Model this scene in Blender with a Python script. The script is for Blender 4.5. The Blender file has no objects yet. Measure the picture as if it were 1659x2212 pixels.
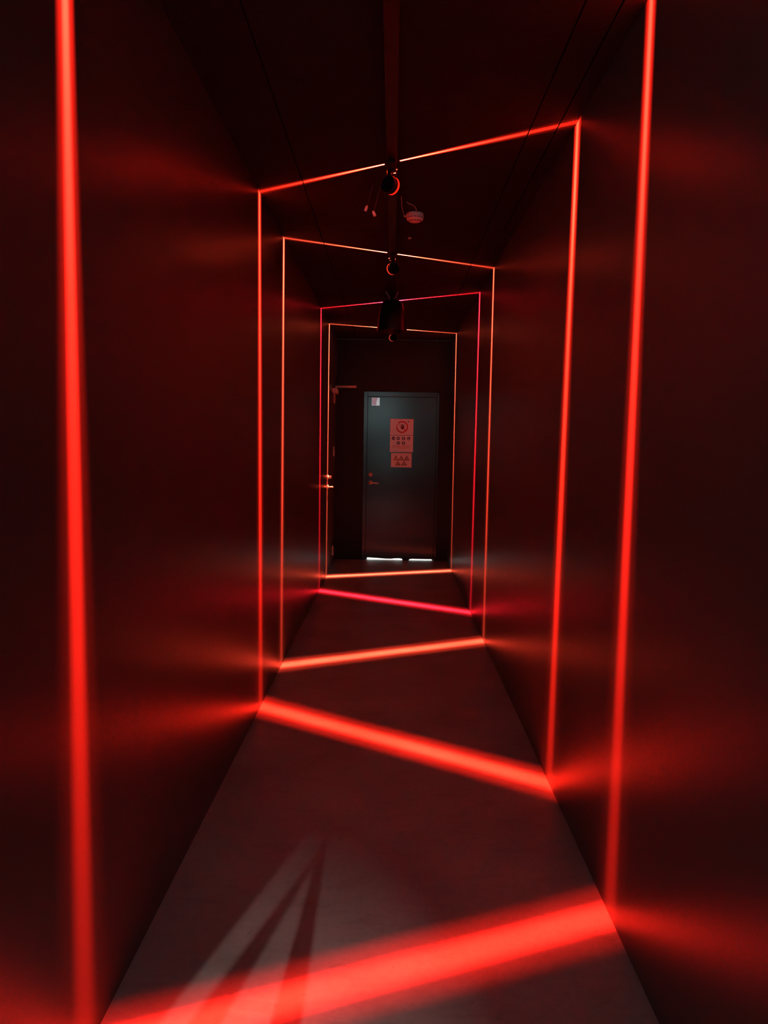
import bpy, bmesh, math, random
from mathutils import Vector, Matrix
random.seed(7)
S = bpy.context.scene
COL = S.collection

# ------------------------------------------------------------------ camera
F_PX, W_PX = 1635.156, 1659.0
R_ = Vector((0.99978719, 0.01176013, 0.01694931))
U_ = Vector((-0.01793472, 0.08948243, 0.99582691))
F_ = Vector((-0.01019439, 0.99591897, -0.0896743))
cd = bpy.data.cameras.new('camera')
cam = bpy.data.objects.new('camera', cd)
COL.objects.link(cam)
cd.sensor_fit = 'HORIZONTAL'
cd.sensor_width = 36.0
cd.lens = 36.0 * F_PX / W_PX
cd.clip_start = 0.05
m = Matrix((R_, U_, -F_)).transposed().to_4x4()
m.translation = Vector((0, 0, 1.435))
cam.matrix_world = m
S.camera = cam

# ------------------------------------------------------------------ world, view
w = bpy.data.worlds.new('world')
S.world = w
w.use_nodes = True
w.node_tree.nodes['Background'].inputs[0].default_value = (0.55, 0.95, 0.98, 1)
w.node_tree.nodes['Background'].inputs[1].default_value = 4.4
S.view_settings.view_transform = 'Standard'
S.view_settings.look = 'None'
S.view_settings.gamma = 1.0
S.view_settings.use_curve_mapping = False
S.view_settings.exposure = 0.0
S.cycles.max_bounces = 8
S.cycles.diffuse_bounces = 5
S.cycles.glossy_bounces = 5
S.cycles.transparent_max_bounces = 16
S.cycles.sample_clamp_indirect = 30.0
S.cycles.use_denoising = True
S.cycles.caustics_reflective = False

# ------------------------------------------------------------------ measures
XL, XR, HZ = -0.695, 0.693, 2.689       # corridor walls and ceiling
YB, YE = -1.2, 9.3                      # back wall and end wall
TX = -0.026                             # ceiling track
LZ = 2.589                              # projector height

# Beam frames: depth where the light sheet meets left wall, right wall, extra
# depth at floor compared with ceiling, colour (linear) and strength.
FRAMES = [
    (1.648, 2.222, 0.00, (1.0, 0.0145, 0.0066), 0.85),
    (3.935, 3.062, 0.07, (1.0, 0.0160, 0.0065), 1.3),
    (4.790, 5.507, -0.02, (1.0, 0.050, 0.021), 0.95),
    (7.224, 6.379, 0.05, (1.0, 0.010, 0.021), 1.0),
    (8.145, 8.690, -0.09, (1.0, 0.085, 0.038), 1.05),
]
POWER = 6000.0

def area_lamp(name, loc, target, sx, sy, power, color, spread=180):
    d = bpy.data.lights.new(name, 'AREA')
    d.shape = 'RECTANGLE'; d.size = sx; d.size_y = sy
    d.energy = power; d.color = color; d.spread = math.radians(spread)
    o = bpy.data.objects.new(name, d)
    COL.objects.link(o)
    o.location = loc
    o.rotation_euler = (Vector(target) - Vector(loc)).to_track_quat('-Z', 'Y').to_euler()
    return o

# cool light of the entrance behind the photographer, through the stripe mask added in the back wall
ENT = Vector((-0.30, -4.2, 2.2))
area_lamp('entrance_light', ENT, (-0.33, 0.50, 0.0), 0.014, 0.02, 4.0, (1.0, 0.84, 0.74), 15)
# lit room beyond the end door, seen only through the gap under it
area_lamp('next_room_light', (0.1, 10.3, 1.2), (0.1, 10.0, 0.0), 0.8, 0.5, 40.0, (1.0, 1.0, 0.97))

# ------------------------------------------------------------------ materials
def mat(name, base, rough=0.5, metal=0.0, spec=0.5, noise=None, bump=None, emit=None):
    m = bpy.data.materials.new(name)
    m.use_nodes = True
    nt = m.node_tree; N = nt.nodes; L = nt.links
    b = N['Principled BSDF']
    b.inputs['Base Color'].default_value = (*base, 1)
    b.inputs['Roughness'].default_value = rough
    b.inputs['Metallic'].default_value = metal
    b.inputs['Specular IOR Level'].default_value = spec
    tc = N.new('ShaderNodeTexCoord')
    if noise:
        sc, amt = noise
        n = N.new('ShaderNodeTexNoise'); n.inputs['Scale'].default_value = sc; n.inputs['Detail'].default_value = 6
        L.new(tc.outputs['Object'], n.inputs['Vector'])
        r = N.new('ShaderNodeMapRange')
        r.inputs[1].default_value = 0.3; r.inputs[2].default_value = 0.7
        r.inputs[3].default_value = 1 - amt; r.inputs[4].default_value = 1 + amt
        L.new(n.outputs['Fac'], r.inputs[0])
        mx = N.new('ShaderNodeVectorMath'); mx.operation = 'SCALE'
        mx.inputs[0].default_value = base
        L.new(r.outputs[0], mx.inputs['Scale'])
        L.new(mx.outputs[0], b.inputs['Base Color'])
    if bump:
        sc, st = bump
        n = N.new('ShaderNodeTexNoise'); n.inputs['Scale'].default_value = sc; n.inputs['Detail'].default_value = 4
        L.new(tc.outputs['Object'], n.inputs['Vector'])
        bp = N.new('ShaderNodeBump'); bp.inputs['Strength'].default_value = st; bp.inputs['Distance'].default_value = 0.002
        L.new(n.outputs['Fac'], bp.inputs['Height'])
        L.new(bp.outputs[0], b.inputs['Normal'])
    if emit:
        b.inputs['Emission Color'].default_value = (*emit[0], 1)
        b.inputs['Emission Strength'].default_value = emit[1]
    return m

def concrete():
    m = bpy.data.materials.new('concrete_floor')
    m.use_nodes = True
    nt = m.node_tree; N = nt.nodes; L = nt.links
    b = N['Principled BSDF']
    tc = N.new('ShaderNodeTexCoord')
    def noise(scale, detail, stretch=(1, 1, 1), rot=0.0, dist=0.0):
        mp = N.new('ShaderNodeMapping'); mp.inputs['Scale'].default_value = stretch; mp.inputs['Rotation'].default_value = (0, 0, rot)
        L.new(tc.outputs['Object'], mp.inputs[0])
        n = N.new('ShaderNodeTexNoise'); n.inputs['Scale'].default_value = scale; n.inputs['Detail'].default_value = detail
        n.inputs['Distortion'].default_value = dist
        L.new(mp.outputs[0], n.inputs['Vector'])
        return n.outputs['Fac']
    def rng(src, a, b_, c, d_):
        r = N.new('ShaderNodeMapRange')
        for i, v in enumerate((a, b_, c, d_)): r.inputs[i + 1].default_value = v
        L.new(src, r.inputs[0]); return r.outputs[0]
    def mul(a, b_):
        q = N.new('ShaderNodeMath'); q.operation = 'MULTIPLY'
        L.new(a, q.inputs[0]); L.new(b_, q.inputs[1]); return q.outputs[0]
    cloud = rng(noise(2.3, 8), 0.3, 0.7, 0.78, 1.18)
    fine = rng(noise(45, 6), 0.3, 0.7, 0.93, 1.07)
    smear = rng(noise(5.0, 5, (1, 3.5, 1), 0.9, 0.6), 0.33, 0.45, 0.88, 1.0)
    marks = rng(noise(22, 5, (1, 4, 1), -0.6, 2.5), 0.29, 0.34, 0.55, 1.0)
    specks = rng(noise(70, 2), 0.24, 0.27, 0.55, 1.0)
    t = mul(mul(mul(cloud, fine), mul(smear, marks)), specks)
    v = N.new('ShaderNodeVectorMath'); v.operation = 'SCALE'; v.inputs[0].default_value = (0.345, 0.320, 0.322)
    L.new(t, v.inputs['Scale']); L.new(v.outputs[0], b.inputs['Base Color'])
    L.new(rng(noise(3.0, 5), 0.3, 0.7, 0.36, 0.52), b.inputs['Roughness'])
    b.inputs['Specular IOR Level'].default_value = 1.0
    bp = N.new('ShaderNodeBump'); bp.inputs['Strength'].default_value = 0.25; bp.inputs['Distance'].default_value = 0.002
    L.new(noise(60, 6), bp.inputs['Height']); L.new(bp.outputs[0], b.inputs['Normal'])
    return m

M = {
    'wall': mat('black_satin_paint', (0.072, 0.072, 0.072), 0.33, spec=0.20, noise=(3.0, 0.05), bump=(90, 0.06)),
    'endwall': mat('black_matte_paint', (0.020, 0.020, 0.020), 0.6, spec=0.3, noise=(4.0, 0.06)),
    'ceil': mat('black_ceiling_board', (0.038, 0.038, 0.038), 0.95, spec=0.0, noise=(6.0, 0.08), bump=(160, 0.5)),
    'floor': concrete(),
    'door': mat('slate_grey_door_paint', (0.024, 0.028, 0.029), 0.18, spec=0.5, noise=(9.0, 0.05)),
    'darkdoor': mat('black_door_paint', (0.085, 0.085, 0.085), 0.40, spec=0.4, noise=(9.0, 0.05)),
    'black': mat('black_lacquer', (0.008, 0.008, 0.008), 0.35, spec=0.4),
    'matteblack': mat('matte_black_metal', (0.006, 0.006, 0.006), 0.6, spec=0.2),
    'track': mat('black_track_metal', (0.003, 0.003, 0.003), 0.38, spec=0.2),
    'steel': mat('brushed_steel', (0.74, 0.72, 0.68), 0.34, metal=0.45),
    'greymetal': mat('grey_metal_paint', (0.72, 0.70, 0.71), 0.45),
    'white': mat('white_plastic', (0.88, 0.87, 0.87), 0.4),
    'cable': mat('pale_cable_sheath', (0.62, 0.59, 0.60), 0.5),
    'darkcable': mat('dark_cable_sheath', (0.10, 0.08, 0.08), 0.5),
    'slot': mat('dark_slot', (0.10, 0.09, 0.09), 0.6),
    'paper': mat('white_sign_board', (0.88, 0.86, 0.85), 0.25, noise=(30.0, 0.04)),
    'red': mat('red_print', (0.62, 0.012, 0.02), 0.5),
    'ink': mat('black_print', (0.012, 0.012, 0.014), 0.5),
    'blue': mat('blue_print', (0.02, 0.06, 0.16), 0.5),
    'yellow': mat('yellow_print', (0.74, 0.62, 0.50), 0.5),
    'pink': mat('pink_foil', (0.85, 0.45, 0.55), 0.22, metal=0.35),
    'foil': mat('white_foil', (0.90, 0.88, 0.90), 0.20, metal=0.45),
    'pin': mat('polished_pin', (0.9, 0.95, 0.95), 0.12, metal=1.0),
    'rubber': mat('black_rubber', (0.015, 0.015, 0.015), 0.7),
    'vest': mat('white_vestibule_paint', (0.85, 0.85, 0.83), 0.7),
}

def lens_mat(color, k):
    m = bpy.data.materials.new('beam_lens')
    m.use_nodes = True
    nt = m.node_tree; N = nt.nodes; L = nt.links
    N.remove(N['Principled BSDF'])
    out = N['Material Output']
    tr = N.new('ShaderNodeBsdfTransparent')
    em = N.new('ShaderNodeEmission'); em.inputs[0].default_value = (*color, 1); em.inputs[1].default_value = k
    ad = N.new('ShaderNodeAddShader')
    L.new(tr.outputs[0], ad.inputs[0]); L.new(em.outputs[0], ad.inputs[1])
    L.new(ad.outputs[0], out.inputs['Surface'])
    return m

# ------------------------------------------------------------------ mesh helpers
def obj(name, bm, material, parent=None, smooth=False, loc=None):
    bmesh.ops.recalc_face_normals(bm, faces=bm.faces)
    me = bpy.data.meshes.new(name)
    bm.to_mesh(me); bm.free()
    if smooth:
        for p in me.polygons: p.use_smooth = True
    me.materials.append(material)
    o = bpy.data.objects.new(name, me)
    COL.objects.link(o)
    if parent: o.parent = parent
    if loc: o.location = loc
    return o

def tag(o, label, cat, group=None):
    o['label'] = label; o['category'] = cat
    if group: o['group'] = group
    return o

def thing(name, label, cat, loc=(0, 0, 0), group=None):
    o = bpy.data.objects.new(name, None)
    COL.objects.link(o); o.location = loc
    o.empty_display_size = 0.05
    return tag(o, label, cat, group)

def struct(o):
    o['kind'] = 'structure'
    return o

def bm_new(): return bmesh.new()

def box(bm, lo, hi, bev=0.0):
    lo, hi = Vector(lo), Vector(hi)
    r = bmesh.ops.create_cube(bm, size=1.0)
    vs = r['verts']
    bmesh.ops.scale(bm, vec=hi - lo, verts=vs)
    bmesh.ops.translate(bm, vec=(lo + hi) / 2, verts=vs)
    if bev:
        es = list({e for v in vs for e in v.link_edges})
        bmesh.ops.bevel(bm, geom=es, offset=bev, segments=2, affect='EDGES', profile=0.5)
    return bm

def boxo(name, lo, hi, material, parent=None, bev=0.0):
    return obj(name, box(bm_new(), lo, hi, bev), material, parent)

def prism(bm, pts, axis, a, b):
    """polygon pts (u, v) extruded along axis from a to b; axis y: (u,v)=(x,z); axis x: (y,z); axis z: (x,y)"""
    def P(u, v, t):
        return {'y': (u, t, v), 'x': (t, u, v), 'z': (u, v, t)}[axis]
    A = [bm.verts.new(P(u, v, a)) for u, v in pts]
    B = [bm.verts.new(P(u, v, b)) for u, v in pts]
    n = len(pts)
    bm.faces.new(A); bm.faces.new(B[::-1])
    for i in range(n):
        bm.faces.new((A[i], A[(i + 1) % n], B[(i + 1) % n], B[i]))
    return bm

def lathe(bm, prof, axis=(0, 0, 1), org=(0, 0, 0), seg=32):
    """profile [(r, h)] turned about axis through org"""
    q = Vector((0, 0, 1)).rotation_difference(Vector(axis).normalized())
    org = Vector(org)
    rings = []
    for r, h in prof:
        if r < 1e-6:
            rings.append([bm.verts.new(q @ Vector((0, 0, h)) + org)])
        else:
            rings.append([bm.verts.new(q @ Vector((r * math.cos(2 * math.pi * i / seg), r * math.sin(2 * math.pi * i / seg), h)) + org) for i in range(seg)])
    for a, b in zip(rings, rings[1:]):
        for i in range(seg):
            j = (i + 1) % seg
            if len(a) == 1 and len(b) == 1: continue
            if len(a) == 1: bm.faces.new((a[0], b[i], b[j]))
            elif len(b) == 1: bm.faces.new((a[i], b[0], a[j]))
            else: bm.faces.new((a[i], b[i], b[j], a[j]))
    return bm

def tube(bm, pts, r, seg=8, caps=True):
    pts = [Vector(p) for p in pts]
    rings = []
    for i, p in enumerate(pts):
        t = (pts[min(i + 1, len(pts) - 1)] - pts[max(i - 1, 0)]).normalized()
        u = t.cross(Vector((0, 0, 1)))
        if u.length < 1e-3: u = t.cross(Vector((1, 0, 0)))
        u.normalize(); v = t.cross(u)
        rings.append([bm.verts.new(p + r * (math.cos(2 * math.pi * k / seg) * u + math.sin(2 * math.pi * k / seg) * v)) for k in range(seg)])
    for a, b in zip(rings, rings[1:]):
        for k in range(seg):
            bm.faces.new((a[k], a[(k + 1) % seg], b[(k + 1) % seg], b[k]))
    if caps:
        bm.faces.new(rings[0]); bm.faces.new(rings[-1][::-1])
    return bm

def spline(pts, n=10):
    """Catmull-Rom through pts"""
    P = [Vector(p) for p in pts]
    P = [2 * P[0] - P[1]] + P + [2 * P[-1] - P[-2]]
    out = []
    for i in range(1, len(P) - 2):
        a, b, c, e = P[i - 1:i + 3]
        for k in range(n):
            t = k / n
            out.append(0.5 * ((2 * b) + (c - a) * t + (2 * a - 5 * b + 4 * c - e) * t * t + (3 * b - a - 3 * c + e) * t ** 3))
    out.append(P[-2])
    return out

# ------------------------------------------------------------------ room shell
T = 0.12
fl = struct(boxo('floor', (XL - T, YB - T, -0.1), (XR + T, YE + 0.045, 0), M['floor']))
D2A, D2B, D2H = 8.03, 8.86, 2.045            # side door in the left wall
bm = bm_new()
box(bm, (XL - T, YB - T, 0), (XL, D2A, HZ))
box(bm, (XL - T, D2B, 0), (XL, YE + T, HZ))
box(bm, (XL - T, D2A, D2H), (XL, D2B, HZ))
wl = struct(obj('wall_left', bm, M['wall']))
wr = struct(boxo('wall_right', (XR, YB - T, 0), (XR + T, YE + T, HZ), M['wall']))

# ceiling: backing slab and boards with recessed joints
ce = struct(boxo('ceiling', (XL - T, YB - T, HZ + 0.012), (XR + T, YE + T, HZ + 0.1), M['matteblack']))
g = 0.0028
rows = [(XL, -0.4585 - g), (-0.4585 + g, 0.522 - g), (0.522 + g, XR)]
lens = [YB, 2.05, 4.62, 7.30, YE]
for r, (xa, xb) in enumerate(rows):
    for ya, yb in zip(lens, lens[1:]):
        segs = [(xa, xb)]
        if r == 2 and ya < 4 and yb > 3: segs = [(xa, 0.628 - g), (0.628 + g, xb)]
        for sa, sb in segs:
            boxo('ceiling_board', (sa, ya + g * 0.6, HZ), (sb, yb - g * 0.6, HZ + 0.012), M['ceil'], ce)

# end wall around the end door
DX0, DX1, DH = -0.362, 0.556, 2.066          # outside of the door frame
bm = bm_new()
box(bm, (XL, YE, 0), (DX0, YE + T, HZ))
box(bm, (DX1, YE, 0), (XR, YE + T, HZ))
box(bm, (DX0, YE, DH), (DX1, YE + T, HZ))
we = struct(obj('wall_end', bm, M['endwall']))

# back wall behind the photographer, slots and bars added to cast the floor stripes, daylit opening above
def back(xf, yf):
    t = (YB - ENT.y) / (yf - ENT.y)
    return (ENT.x + t * (xf - ENT.x), ENT.z * (1 - t))
def edge_pts(p, q, y0=1.2, y1=2.95):
    (xa, ya), (xb, yb) = p, q
    f = lambda y: xa + (xb - xa) * (y - ya) / (yb - ya)
    return back(f(y0), y0), back(f(y1), y1)
E0 = edge_pts((-0.526, 1.839), (-0.362, 2.424))
E5 = edge_pts((0.62, 1.9), (0.60, 2.4))
B1, B2, B3, B4 = (edge_pts(*e, 1.2, 2.72) for e in (((-0.446, 1.859), (-0.293, 2.373)), ((-0.375, 1.870), (-0.262, 2.390)), ((-0.267, 1.971), (-0.247, 2.375)), ((-0.204, 1.974), (-0.209, 2.376))))
zb, zt = E0[0][1], E0[1][1]
bm = bm_new()
ya, yb = YB - T, YB
HX0, HX1, HZ0, HZ1 = XL, 0.05, 1.88, HZ            # daylit opening above
for lo, hi in (((XL, 0), (XR, zb)), ((XL, zt), (XR, HZ0)), ((HX1, HZ0), (XR, HZ))):
    box(bm, (lo[0], ya, lo[1]), (hi[0], yb, hi[1]))
prism(bm, [(XL, zb), E0[0], E0[1], (XL, zt)], 'y', yb - 0.004, yb)
prism(bm, [B1[0], B2[0], B2[1], B1[1]], 'y', yb - 0.004, yb)
prism(bm, [B3[0], B4[0], B4[1], B3[1]], 'y', yb - 0.004, yb)
prism(bm, [E5[0], (XR, zb), (XR, zt), E5[1]], 'y', yb - 0.004, yb)
wb = struct(obj('wall_back_stripe_mask', bm, M['wall']))

# lit room beyond the end door
bm = bm_new()
box(bm, (-1.0, YE + 0.045, -0.1), (1.2, 11.5, -0.002))
box(bm, (-1.0, 11.4, -0.002), (1.2, 11.5, 2.4))
box(bm, (-1.1, YE + T + 0.02, -0.1), (-1.0, 11.5, 2.4))
box(bm, (1.2, YE + T + 0.02, -0.1), (1.3, 11.5, 2.4))
box(bm, (-1.1, YE + T + 0.02, 2.4), (1.3, 11.5, 2.5))
struct(obj('wall_beyond', bm, M['vest']))

# ------------------------------------------------------------------ end door
LX0, LX1, LH = -0.314, 0.524, 2.004
bm = bm_new()
box(bm, (DX0, YE - 0.012, 0), (LX0 - 0.003, YE + T, DH), 0.002)
box(bm, (LX1 + 0.003, YE - 0.012, 0), (DX1, YE + T, DH), 0.002)
box(bm, (LX0 - 0.003, YE - 0.012, LH + 0.004), (LX1 + 0.003, YE + T, DH), 0.002)
box(bm, (LX0 - 0.003, YE + 0.048, 0), (LX0 + 0.015, YE + T, DH))
box(bm, (LX1 - 0.015, YE + 0.048, 0), (LX1 + 0.003, YE + T, DH))
box(bm, (LX0 - 0.003, YE + 0.048, LH - 0.015), (LX1 + 0.003, YE + T, LH + 0.006))
d1 = struct(obj('door_1', bm, M['door']))
boxo('leaf', (LX0, YE + 0.004, 0.030), (LX1, YE + 0.044, LH), M['door'], d1, 0.002)
# sweep under the leaf: worn lower edge with two gaps that let light through
bm = bm_new()
pts = [(LX0, 0.032), (LX0, 0.026), (-0.27, 0.026), (-0.16, 0.021), (-0.07, 0.015), (0.0, 0.015), (0.05, 0.021), (0.10, 0.023),
       (0.138, 0.016), (0.146, 0.0005), (0.218, 0.0005), (0.232, 0.014), (0.262, 0.018), (0.50, 0.018), (LX1, 0.017), (LX1, 0.032)]
prism(bm, pts, 'y', YE + 0.008, YE + 0.040)
obj('door_sweep', bm, M['rubber'], d1)
def lever(parent, org, nrm, side):
    """rose and lever handle on a surface; nrm points out of the door, side along the lever"""
    o = Vector(org); n = Vector(nrm); s = Vector(side)
    bm = bm_new()
    lathe(bm, [(0.0, 0.0), (0.025, 0.0), (0.025, 0.006), (0.021, 0.009), (0.011, 0.010), (0.011, 0.014), (0, 0.014)], n, o, 24)
    obj('handle_rose', bm, M['steel'], parent, True)
    bm = bm_new()
    p = [o + n * 0.010, o + n * 0.035, o + n * 0.046 + s * 0.006, o + n * 0.050 + s * 0.02, o + n * 0.050 + s * 0.06 - Vector((0, 0, .003)), o + n * 0.050 + s * 0.105 - Vector((0, 0, .008))]
    tube(bm, spline(p, 5), 0.0085, 10)
    obj('handle', bm, M['steel'], parent, True)
def deadbolt(parent, org, nrm, knob=False):
    o = Vector(org); n = Vector(nrm)
    bm = bm_new()
    prof = [(0, 0), (0.025, 0), (0.025, 0.006), (0.022, 0.010), (0.012, 0.0105), (0.011, 0.015), (0, 0.0155)]
    lathe(bm, prof, n, o, 24)
    if knob: box(bm, o + n * 0.012 - Vector((0.004, 0.004, 0.014)) - Vector((0, 0, 0)), o + n * 0.034 + Vector((0.004, 0.004, 0.014)), 0.002)
    obj('deadbolt', bm, M['steel'], parent, True)
lever(d1, (-0.270, YE + 0.004, 0.958), (0, -1, 0), (1, 0, 0))
deadbolt(d1, (-0.270, YE + 0.004, 1.058), (0, -1, 0))

# ------------------------------------------------------------------ side door in the left wall
bm = bm_new()
fw = 0.035
box(bm, (XL - T, D2A, 0), (XL + 0.001, D2A + fw, D2H), 0.0005)
box(bm, (XL - T, D2B - fw, 0), (XL + 0.001, D2B, D2H), 0.0005)
box(bm, (XL - T, D2A + fw, D2H - fw), (XL + 0.001, D2B - fw, D2H), 0.0005)
d2 = struct(obj('door_2', bm, M['darkdoor']))
boxo('leaf', (XL - 0.05, D2A + fw + 0.003, 0.008), (XL + 0.0005, D2B - fw - 0.003, D2H - fw - 0.003), M['darkdoor'], d2, 0.0005)
lever(d2, (XL + 0.0005, 8.125, 0.962), (1, 0, 0), (0, 1, 0))
deadbolt(d2, (XL + 0.0005, 8.110, 1.068), (1, 0, 0), True)
for z in (1.945, 1.338, 0.175):
    bm = bm_new()
    box(bm, (XL + 0.001, D2B - fw - 0.040, z - 0.055), (XL + 0.004, D2B - fw + 0.022, z + 0.055), 0.001)
    tube(bm, [(XL + 0.010, D2B - fw, z - 0.056), (XL + 0.010, D2B - fw, z + 0.056)], 0.008, 12)
    h = obj('hinge', bm, M['greymetal'], d2)
    bm = bm_new()
    for k in (-0.04, -0.013, 0.013, 0.04):
        lathe(bm, [(0.0045, 0), (0.0045, 0.0012), (0, 0.0016)], (1, 0, 0), (XL + 0.004, D2B - fw - 0.022, z + k), 10)
    obj('screw', bm, M['steel'], h)
cl = boxo('door_closer', (XL + 0.001, 8.62, 2.000), (XL + 0.052, 8.86, 2.052), M['greymetal'], d2, 0.004)
bm = bm_new()
lathe(bm, [(0, 0), (0.012, 0), (0.012, 0.026), (0, 0.026)], (0, 0, 1), (XL + 0.03, 8.80, 2.052), 16)
prism(bm, [(XL + 0.02, 8.79), (-0.432, 8.74), (-0.428, 8.765), (XL + 0.02, 8.815)], 'z', 2.068, 2.092)
obj('closer_arm', bm, M['steel'], cl)

# ------------------------------------------------------------------ ceiling track
tr = thing('ceiling_track', 'long black lighting track running down the middle of the dark ceiling', 'track', (TX, 0, HZ))
bm = bm_new()
prism(bm, [(-0.023, 0), (-0.023, -0.034), (-0.016, -0.034), (-0.016, -0.012), (0.016, -0.012), (0.016, -0.034), (0.023, -0.034), (0.023, 0)], 'y', YB + 0.02, 9.0)
obj('rail', bm, M['track'], tr)
boxo('cover_strip', (-0.0155, YB + 0.02, -0.033), (0.0155, 9.0, -0.026), M['track'], tr)
boxo('end_cap', (-0.024, 9.0, -0.035), (0.024, 9.012, 0), M['matteblack'], tr, 0.002)

# ------------------------------------------------------------------ beam projectors
def beam_nodes(ld, color):
    ld.use_nodes = True
    nt = ld.node_tree; N = nt.nodes; L = nt.links
    em = N['Emission']
    tc = N.new('ShaderNodeTexCoord')
    sp = N.new('ShaderNodeSeparateXYZ'); L.new(tc.outputs['Normal'], sp.inputs[0])
    def band(c, wide, soft):
        a = N.new('ShaderNodeMath'); a.operation = 'SUBTRACT'; L.new(sp.outputs['Z'], a.inputs[0]); a.inputs[1].default_value = c
        b = N.new('ShaderNodeMath'); b.operation = 'ABSOLUTE'; L.new(a.outputs[0], b.inputs[0])
        r = N.new('ShaderNodeMapRange'); r.interpolation_type = 'SMOOTHSTEP'; L.new(b.outputs[0], r.inputs[0])
        r.inputs[1].default_value = wide + soft; r.inputs[2].default_value = max(wide - soft, 0); r.inputs[3].default_value = 0; r.inputs[4].default_value = 1
        return r.outputs[0]
    core = band(0.0, 0.0175, 0.0135)
    ped = band(0.0, 0.044, 0.020)
    m1 = N.new('ShaderNodeMath'); m1.operation = 'MULTIPLY'; L.new(ped, m1.inputs[0]); m1.inputs[1].default_value = 0.09
    ad = N.new('ShaderNodeMath'); ad.operation = 'MULTIPLY_ADD'; L.new(core, ad.inputs[0]); ad.inputs[1].default_value = 0.91; L.new(m1.outputs[0], ad.inputs[2])
    L.new(ad.outputs[0], em.inputs['Strength'])
    em.inputs['Color'].default_value = (1, 1, 1, 1)
    ld.color = color

LABELS = [
    'round black puck projector above the nearest red frame of light',
    'round black puck projector with a red crescent, beside the dangling white plugs',
    'round black puck projector with a pale crescent, under the second complete ceiling line',
    'round black puck projector hidden behind the bell shaped lamp shade',
    'round black puck projector peeping out below the bell shaped lamp shade',
]
for k, (yl, yr, df, color, stren) in enumerate(FRAMES):
    a = Vector((XL, yl, HZ)); b = Vector((XR, yr, HZ)); c = Vector((0, (yl + yr) / 2 + df, 0)); mid = (a + b) / 2
    n = (b - a).cross(c - mid).normalized()
    if n.y > 0: n = -n                                   # towards the camera
    # projector sits on the light sheet
    y = a.y - ((TX - a.x) * n.x + (LZ - a.z) * n.z) / n.y
    P = Vector((TX, y, LZ))
    t = thing('beam_projector', LABELS[k], 'projector', P, 'beam projectors hanging from the ceiling track')
    body = [(0, 0.036), (0.033, 0.036), (0.037, 0.0345), (0.0385, 0.031), (0.0385, 0.009), (0.036, 0.0075), (0, 0.0075)]
    obj('housing', lathe(bm_new(), body, n, (0, 0, 0), 40), M['matteblack'], t, False)
    cap = [(0, -0.0075), (0.036, -0.0075), (0.0385, -0.009), (0.0385, -0.020), (0.036, -0.023), (0, -0.024)]
    obj('end_cap', lathe(bm_new(), cap, n, (0, 0, 0), 40), M['matteblack'], t, False)
    lm = lens_mat(color, 1.3 if k == 1 else 0.8)
    obj('lens_ring', lathe(bm_new(), [(0.0365, 0.0074), (0.0375, 0.006), (0.0375, -0.006), (0.0365, -0.0074)], n, (0, 0, 0), 40), lm, t, True)
    # neck up to the track adapter, standing on the housing behind the slot
    h = n.copy(); h.z = 0; h.normalize()
    bm = bm_new()
    tube(bm, [h * 0.022 + Vector((0, 0, 0.034)), h * 0.022 + Vector((0, 0, 0.068))], 0.010, 14)
    obj('neck', bm, M['matteblack'], t)
    bm = bm_new()
    box(bm, (-0.0165, -0.02 + h.y * 0.03, 0.052), (0.0165, 0.02 + h.y * 0.03, 0.0665), 0.002)
    box(bm, (-0.0140, -0.10 + h.y * 0.03, 0.0575), (0.0140, -0.01 + h.y * 0.03, 0.0668), 0.002)
    obj('track_adapter', bm, M['matteblack'], t)
    # the sheet of light itself
    ld = bpy.data.lights.new('beam_light', 'POINT')
    ld.energy = POWER * stren
    ld.shadow_soft_size = 0.0
    beam_nodes(ld, color)
    lo = bpy.data.objects.new('beam_light', ld)
    COL.objects.link(lo)
    lo.location = P
    lo.rotation_euler = n.to_track_quat('Z', 'Y').to_euler()

# ------------------------------------------------------------------ bell lamp on the track
t = thing('bell_lamp', 'large black bell shaped metal lamp hanging under the ceiling track', 'lamp', (TX, 6.45, HZ))
prof = [(0.020, -0.062), (0.060, -0.064), (0.080, -0.078), (0.092, -0.105), (0.106, -0.150), (0.115, -0.195), (0.121, -0.250), (0.126, -0.300), (0.129, -0.318),
        (0.126, -0.318), (0.118, -0.250), (0.112, -0.195), (0.103, -0.150), (0.088, -0.105), (0.076, -0.082), (0.020, -0.070)]
obj('shade', lathe(bm_new(), prof, (0, 0, 1), (0, 0, 0), 48), M['black'], t, True)
obj('stem', lathe(bm_new(), [(0, -0.036), (0.016, -0.036), (0.016, -0.062), (0.024, -0.066), (0.024, -0.072), (0, -0.072)], (0, 0, 1), (0, 0, 0), 20), M['matteblack'], t)
obj('bulb', lathe(bm_new(), [(0, -0.074), (0.022, -0.074), (0.022, -0.12), (0.034, -0.15), (0.042, -0.185), (0.034, -0.22), (0, -0.232)], (0, 0, 1), (0, 0, 0), 24), M['slot'], t, True)
for s, a in ((-1, 0.055), (1, 0.045)):
    bm = bm_new()
    tube(bm, spline([(s * 0.020, -0.02, -0.058), (s * 0.034, -0.05, -0.030), (s * a, -0.07, -0.004)], 5), 0.0036, 8)
    obj('support_wire', bm, M['cable'], t)

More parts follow.
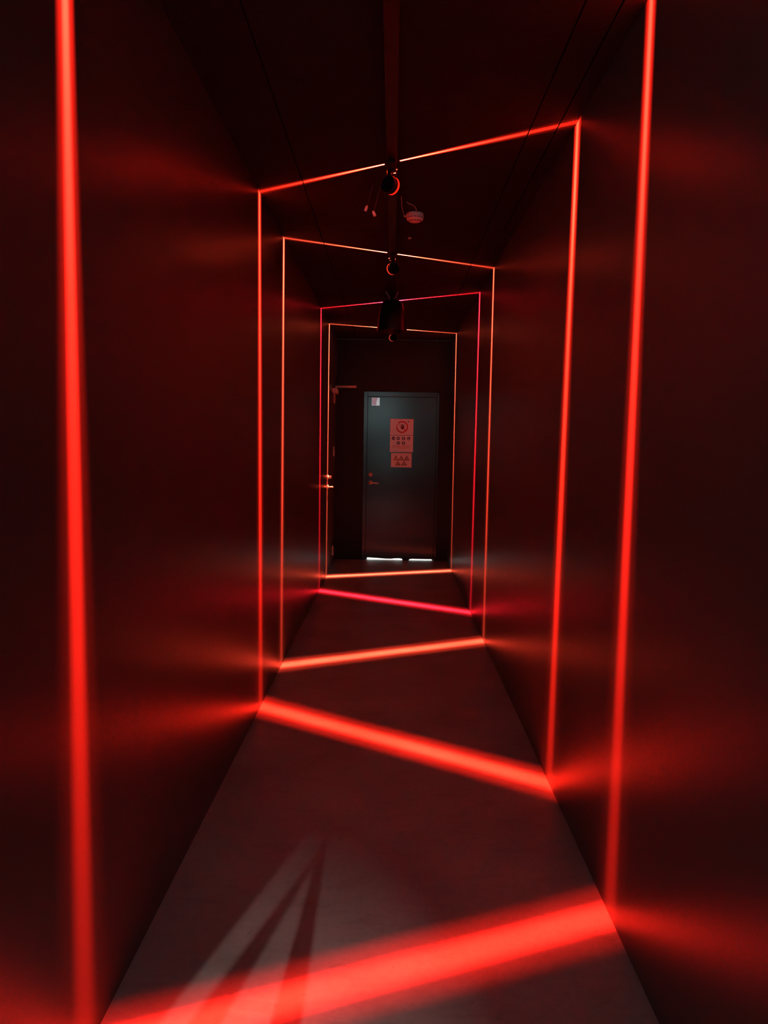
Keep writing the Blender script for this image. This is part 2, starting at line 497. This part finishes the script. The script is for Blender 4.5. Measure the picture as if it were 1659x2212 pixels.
# ------------------------------------------------------------------ smoke detector with its cable
DXc, DYc = 0.098, 4.265
t = thing('smoke_detector', 'small round white smoke detector hanging off the ceiling by its cable', 'detector', (DXc, DYc, HZ))
obj('base', lathe(bm_new(), [(0, 0.0), (0.046, 0.0), (0.048, -0.003), (0.048, -0.017), (0.045, -0.019), (0, -0.019)], (0, 0, 1), (0, 0, 0), 40), M['white'], t)
obj('cover', lathe(bm_new(), [(0, -0.019), (0.041, -0.019), (0.046, -0.0205), (0.0455, -0.029), (0.039, -0.038), (0.026, -0.043), (0.010, -0.0445), (0, -0.0445)], (0, 0, 1), (0, 0, 0), 40), M['white'], t)
bm = bm_new()
for i in range(14):
    a0 = 2 * math.pi * i / 14 + 0.06; a1 = a0 + 0.30
    pr = []
    for r0, z0 in ((0.0466, -0.0235), (0.0464, -0.0272)):
        for a_ in (a0, a1): pr.append(bm.verts.new((r0 * math.cos(a_), r0 * math.sin(a_), z0)))
    bm.faces.new((pr[0], pr[1], pr[3], pr[2]))
    prs = [bm.verts.new((0.0385 * math.cos(a_), 0.0385 * math.sin(a_), -0.0392)) for a_ in (a0, a1)] + [bm.verts.new((0.030 * math.cos(a_), 0.030 * math.sin(a_), -0.0425)) for a_ in (a1, a0)]
    bm.faces.new(prs)
o = obj('vent_slot', bm, M['slot'], t); o['kind'] = 'stuff'
bm = bm_new()
tube(bm, spline([(0.006, -0.01, -0.004), (0.007, -0.05, -0.006), (0.002, -0.11, -0.006), (-0.012, -0.16, -0.005), (-0.040, -0.195, -0.005), (-0.048, -0.20, 0.002)], 8), 0.0028, 8)
obj('cable', bm, M['cable'], t, True)
bm = bm_new()
tube(bm, spline([(-0.045, -0.004, -0.016), (-0.058, -0.012, -0.014), (-0.066, -0.06, -0.006), (-0.073, -0.15, -0.005), (-0.076, -0.235, -0.005), (-0.078, -0.29, -0.0)], 8), 0.0018, 8)
obj('cable', bm, M['cable'], t, True)
bm = bm_new()
box(bm, (-0.062, -0.014, -0.020), (-0.045, 0.000, -0.010), 0.002)
obj('cable_clip', bm, M['white'], t)

# ------------------------------------------------------------------ dangling plugs on thin wires
def plug(label, x, y, zend, sway, tilt):
    t = thing('dangling_plug', label, 'plug', (x, y, HZ), 'plugs dangling from the ceiling')
    bm = bm_new()
    tube(bm, spline([(0.030, 0.02, 0.0), (0.020, 0.01, -0.035), (sway, 0, zend - HZ + 0.03), (0, 0, zend - HZ + 0.010)], 8), 0.0012, 6)
    obj('wire', bm, M['darkcable'], t)
    bm = bm_new()
    box(bm, (-0.0065, -0.005, -0.012), (0.0065, 0.005, 0.010), 0.002)
    box(bm, (-0.0035, -0.003, 0.010), (0.0035, 0.003, 0.016), 0.001)
    b = obj('plug_body', bm, M['white'], t, False, (0, 0, zend - HZ))
    b.rotation_euler = (0, tilt, 0)
plug('white plug dangling higher on a thin wire beside the red crescent projector', -0.151, 3.80, 2.573, 0.010, 0.35)
plug('white plug dangling lower on a thin wire beside the red crescent projector', -0.112, 3.80, 2.549, 0.004, -0.45)

# tiny fitting in the ceiling past the detector
o = obj('ceiling_sensor', lathe(bm_new(), [(0, 0), (0.011, 0), (0.011, -0.003), (0.007, -0.008), (0, -0.009)], (0, 0, 1), (0, 0, 0), 20), M['white'], None, False, (0.079, 4.744, HZ))
tag(o, 'tiny pale round fitting in the ceiling just past the smoke detector', 'sensor')

# ------------------------------------------------------------------ signs on the end door
SY = YE + 0.004
def flat(name, shapes, material, parent, depth=0.0008, base=-0.004):
    """flat printed shapes: list of polygons in (x, z) local to the sign"""
    bm = bm_new()
    for p in shapes: prism(bm, p, 'y', base - depth, base)
    return obj(name, bm, material, parent)
def disc(cx, cz, r, n=24): return [(cx + r * math.cos(2 * math.pi * i / n), cz + r * math.sin(2 * math.pi * i / n)) for i in range(n)]
def rect(x0, z0, x1, z1): return [(x0, z0), (x1, z0), (x1, z1), (x0, z1)]
def ring(cx, cz, ro, ri, n=40, a0=0.0, a1=2 * math.pi):
    out = []
    for i in range(n):
        p = a0 + (a1 - a0) * i / n; q = a0 + (a1 - a0) * (i + 1) / n
        out.append([(cx + ro * math.cos(p), cz + ro * math.sin(p)), (cx + ro * math.cos(q), cz + ro * math.sin(q)), (cx + ri * math.cos(q), cz + ri * math.sin(q)), (cx + ri * math.cos(p), cz + ri * math.sin(p))])
    return out
def bar(x0, z0, x1, z1, wd):
    dx, dz = x1 - x0, z1 - z0; l = math.hypot(dx, dz); nx, nz = -dz / l * wd / 2, dx / l * wd / 2
    return [(x0 + nx, z0 + nz), (x1 + nx, z1 + nz), (x1 - nx, z1 - nz), (x0 - nx, z0 - nz)]
def sign(label, x0, x1, z0, z1):
    t = thing('safety_sign', label, 'sign', ((x0 + x1) / 2, SY, (z0 + z1) / 2), 'sign boards on the end door')
    hw, hh = (x1 - x0) / 2, (z1 - z0) / 2
    boxo('board', (-hw, -0.004, -hh), (hw, 0.0, hh), M['paper'], t, 0.0008)
    return t, hw, hh
# upper: no-entry hand
t, hw, hh = sign('white sign with a black hand in a red prohibition ring', -0.037, 0.246, 1.545, 1.741)
cx, cz, r = 0.004, 0.0, 0.072
flat('prohibition_ring', ring(cx, cz, r, r - 0.0145), M['red'], t, 0.0010)
flat('hand_pictogram', [
    [(cx - 0.010, cz - 0.026), (cx + 0.018, cz - 0.026), (cx + 0.024, cz - 0.008), (cx + 0.022, cz + 0.010), (cx - 0.006, cz + 0.010), (cx - 0.012, cz - 0.004)],
    bar(cx - 0.003, cz + 0.008, cx - 0.008, cz + 0.030, 0.006), bar(cx + 0.004, cz + 0.008, cx + 0.003, cz + 0.037, 0.006),
    bar(cx + 0.011, cz + 0.008, cx + 0.013, cz + 0.035, 0.006), bar(cx + 0.019, cz + 0.008, cx + 0.025, cz + 0.027, 0.006),
    bar(cx - 0.008, cz - 0.010, cx - 0.024, cz + 0.006, 0.007)], M['ink'], t, 0.0007)
flat('slash', [bar(cx - 0.046, cz + 0.046, cx + 0.046, cz - 0.046, 0.011)], M['red'], t, 0.0009)
for q in (rect(cx - 0.078, cz + 0.033, cx - 0.014, cz + 0.043), rect(cx - 0.078, cz + 0.016, cx - 0.014, cz + 0.025), rect(cx - 0.076, cz, cx - 0.018, cz + 0.008)):
    flat('tape_strip', [q], M['paper'], t, 0.0014)
for q in (rect(-hw, 0.006, -hw + 0.010, 0.030), rect(-hw + 0.02, hh - 0.004, -hw + 0.09, hh)):
    flat('corner_tape', [q], M['paper'], t, 0.0014)
obj('pin', lathe(bm_new(), [(0, 0.0060), (0.006, 0.0055), (0.010, 0.0040), (0.012, 0.0025), (0.012, 0.0), (0, 0)], (0, -1, 0), (0.083, -0.004, 0.067), 16), M['pin'], t, True)
# middle: blue mandatory circles and two lines of small print
t, hw, hh = sign('white sign with six dark round pictograms above lines of small print', -0.036, 0.246, 1.337, 1.541)
for i, (px, pz) in enumerate([(-0.101, 0.066), (-0.041, 0.066), (0.023, 0.066), (0.086, 0.066), (-0.039, 0.010), (0.023, 0.010)]):
    c = flat('pictogram', [disc(px, pz, 0.0205)], M['blue'], t, 0.0006)
    kinds = [
        [rect(px - 0.010, pz - 0.005, px + 0.011, pz + 0.003)],
        [disc(px, pz + 0.001, 0.010, 14)],
        [rect(px - 0.006, pz - 0.012, px + 0.006, pz + 0.012)],
        [[(px - 0.009, pz - 0.010), (px + 0.012, pz - 0.010), (px + 0.008, pz), (px - 0.002, pz + 0.002), (px - 0.004, pz + 0.012), (px - 0.010, pz + 0.012)]],
        [[(px - 0.012, pz - 0.002), (px + 0.014, pz - 0.002), (px + 0.008, pz + 0.009), (px - 0.006, pz + 0.009)]],
        [disc(px, pz, 0.009, 12), rect(px - 0.004, pz + 0.006, px + 0.004, pz + 0.013)],
    ]
    s = flat('pictogram_symbol', kinds[i], M['paper'], c, 0.0005, -0.0046)
rows_ = []
for zz, x0, x1 in ((-0.024, -0.112, 0.118), (-0.030, -0.104, 0.100), (-0.047, -0.124, 0.112), (-0.053, -0.050, 0.060)):
    x = x0
    while x < x1:
        wd = random.uniform(0.008, 0.022); rows_.append(rect(x, zz - 0.002, min(x + wd, x1), zz + 0.002)); x += wd + 0.004
o = flat('small_print', rows_, M['red'], t, 0.0006); o['kind'] = 'stuff'
for q in (rect(-0.12, hh - 0.010, -0.08, hh - 0.001), rect(0.10, hh - 0.010, 0.13, hh - 0.002)):
    flat('corner_tape', [q], M['paper'], t, 0.0012)
# lower: warning triangles
t, hw, hh = sign('narrower white sign with five warning triangles, lowest of the three', -0.021, 0.232, 1.152, 1.326)
def tri(px, pz, h): return [(px - h * 0.60, pz - h * 0.5), (px + h * 0.60, pz - h * 0.5), (px, pz + h * 0.5)]
tr_ = [(-0.067, 0.028), (0.0, 0.028), (0.066, 0.028), (-0.040, -0.034), (0.036, -0.034)]
for i, (px, pz) in enumerate(tr_):
    c = flat('warning_triangle', [tri(px, pz, 0.056)], M['ink'], t, 0.0005)
    e = flat('triangle_field', [tri(px, pz - 0.002, 0.037)], M['yellow'], c, 0.0005, -0.0045)
    sy = [[bar(px, pz + 0.007, px - 0.003, pz - 0.010, 0.007)], [rect(px - 0.003, pz - 0.012, px + 0.003, pz + 0.006)], [disc(px, pz - 0.008, 0.007, 10)],
          [bar(px - 0.012, pz - 0.012, px + 0.010, pz - 0.008, 0.008)], [bar(px - 0.010, pz - 0.014, px + 0.002, pz - 0.002, 0.006)]][i]
    flat('warning_symbol', sy, M['ink'], c, 0.0005, -0.0050)
# small square sticker in the top corner of the leaf
t = thing('sticker', 'small square pink and white sticker in the top corner of the grey door', 'sticker', (-0.219, SY, 1.945))
boxo('board', (-0.048, -0.002, -0.047), (0.048, 0, 0.047), M['foil'], t, 0.0005)
flat('print', [[(-0.044, -0.040), (0.006, -0.040), (0.012, -0.02), (0.002, 0.0), (0.022, 0.030), (0.022, 0.042), (-0.044, 0.042)]], M['pink'], t, 0.0006, -0.002)

# ------------------------------------------------------------------ scraps on the floor
bm = bm_new()
P_ = [(-0.052, 0.004, 0.006), (-0.030, -0.006, 0.003), (0.0, -0.016, 0.0015), (0.025, -0.014, 0.003), (0.048, -0.022, 0.010)]
Q_ = [Vector(p) + Vector((0.004, 0.016, 0.004 * (i % 2))) for i, p in enumerate(P_)]
lo_ = [[bm.verts.new(Vector(p) - Vector((0, 0, dz))) for p in P_] for dz in (0, 0.0012)]
hi_ = [[bm.verts.new(p - Vector((0, 0, dz))) for p in Q_] for dz in (0, 0.0012)]
for i in range(4):
    bm.faces.new((lo_[0][i], lo_[0][i + 1], hi_[0][i + 1], hi_[0][i])); bm.faces.new((lo_[1][i], hi_[1][i], hi_[1][i + 1], lo_[1][i + 1]))
    bm.faces.new((lo_[0][i], lo_[1][i], lo_[1][i + 1], lo_[0][i + 1])); bm.faces.new((hi_[0][i], hi_[0][i + 1], hi_[1][i + 1], hi_[1][i]))
bm.faces.new((lo_[0][0], hi_[0][0], hi_[1][0], lo_[1][0])); bm.faces.new((lo_[0][4], lo_[1][4], hi_[1][4], hi_[0][4]))
o = obj('tape_scrap', bm, M['paper'], None, False, (-0.297, 7.93, 0))
tag(o, 'curled pale scrap of tape on the floor just before the farthest light line', 'scrap')
bm = bm_new()
prism(bm, [(-0.012, -0.006), (0.004, -0.010), (0.013, 0.001), (0.002, 0.009), (-0.009, 0.006)], 'z', 0.0, 0.003)
o = obj('paper_scrap', bm, M['paper'], None, False, (0.660, 4.17, 0))
tag(o, 'tiny pale paper scrap on the floor close to the right wall', 'scrap')
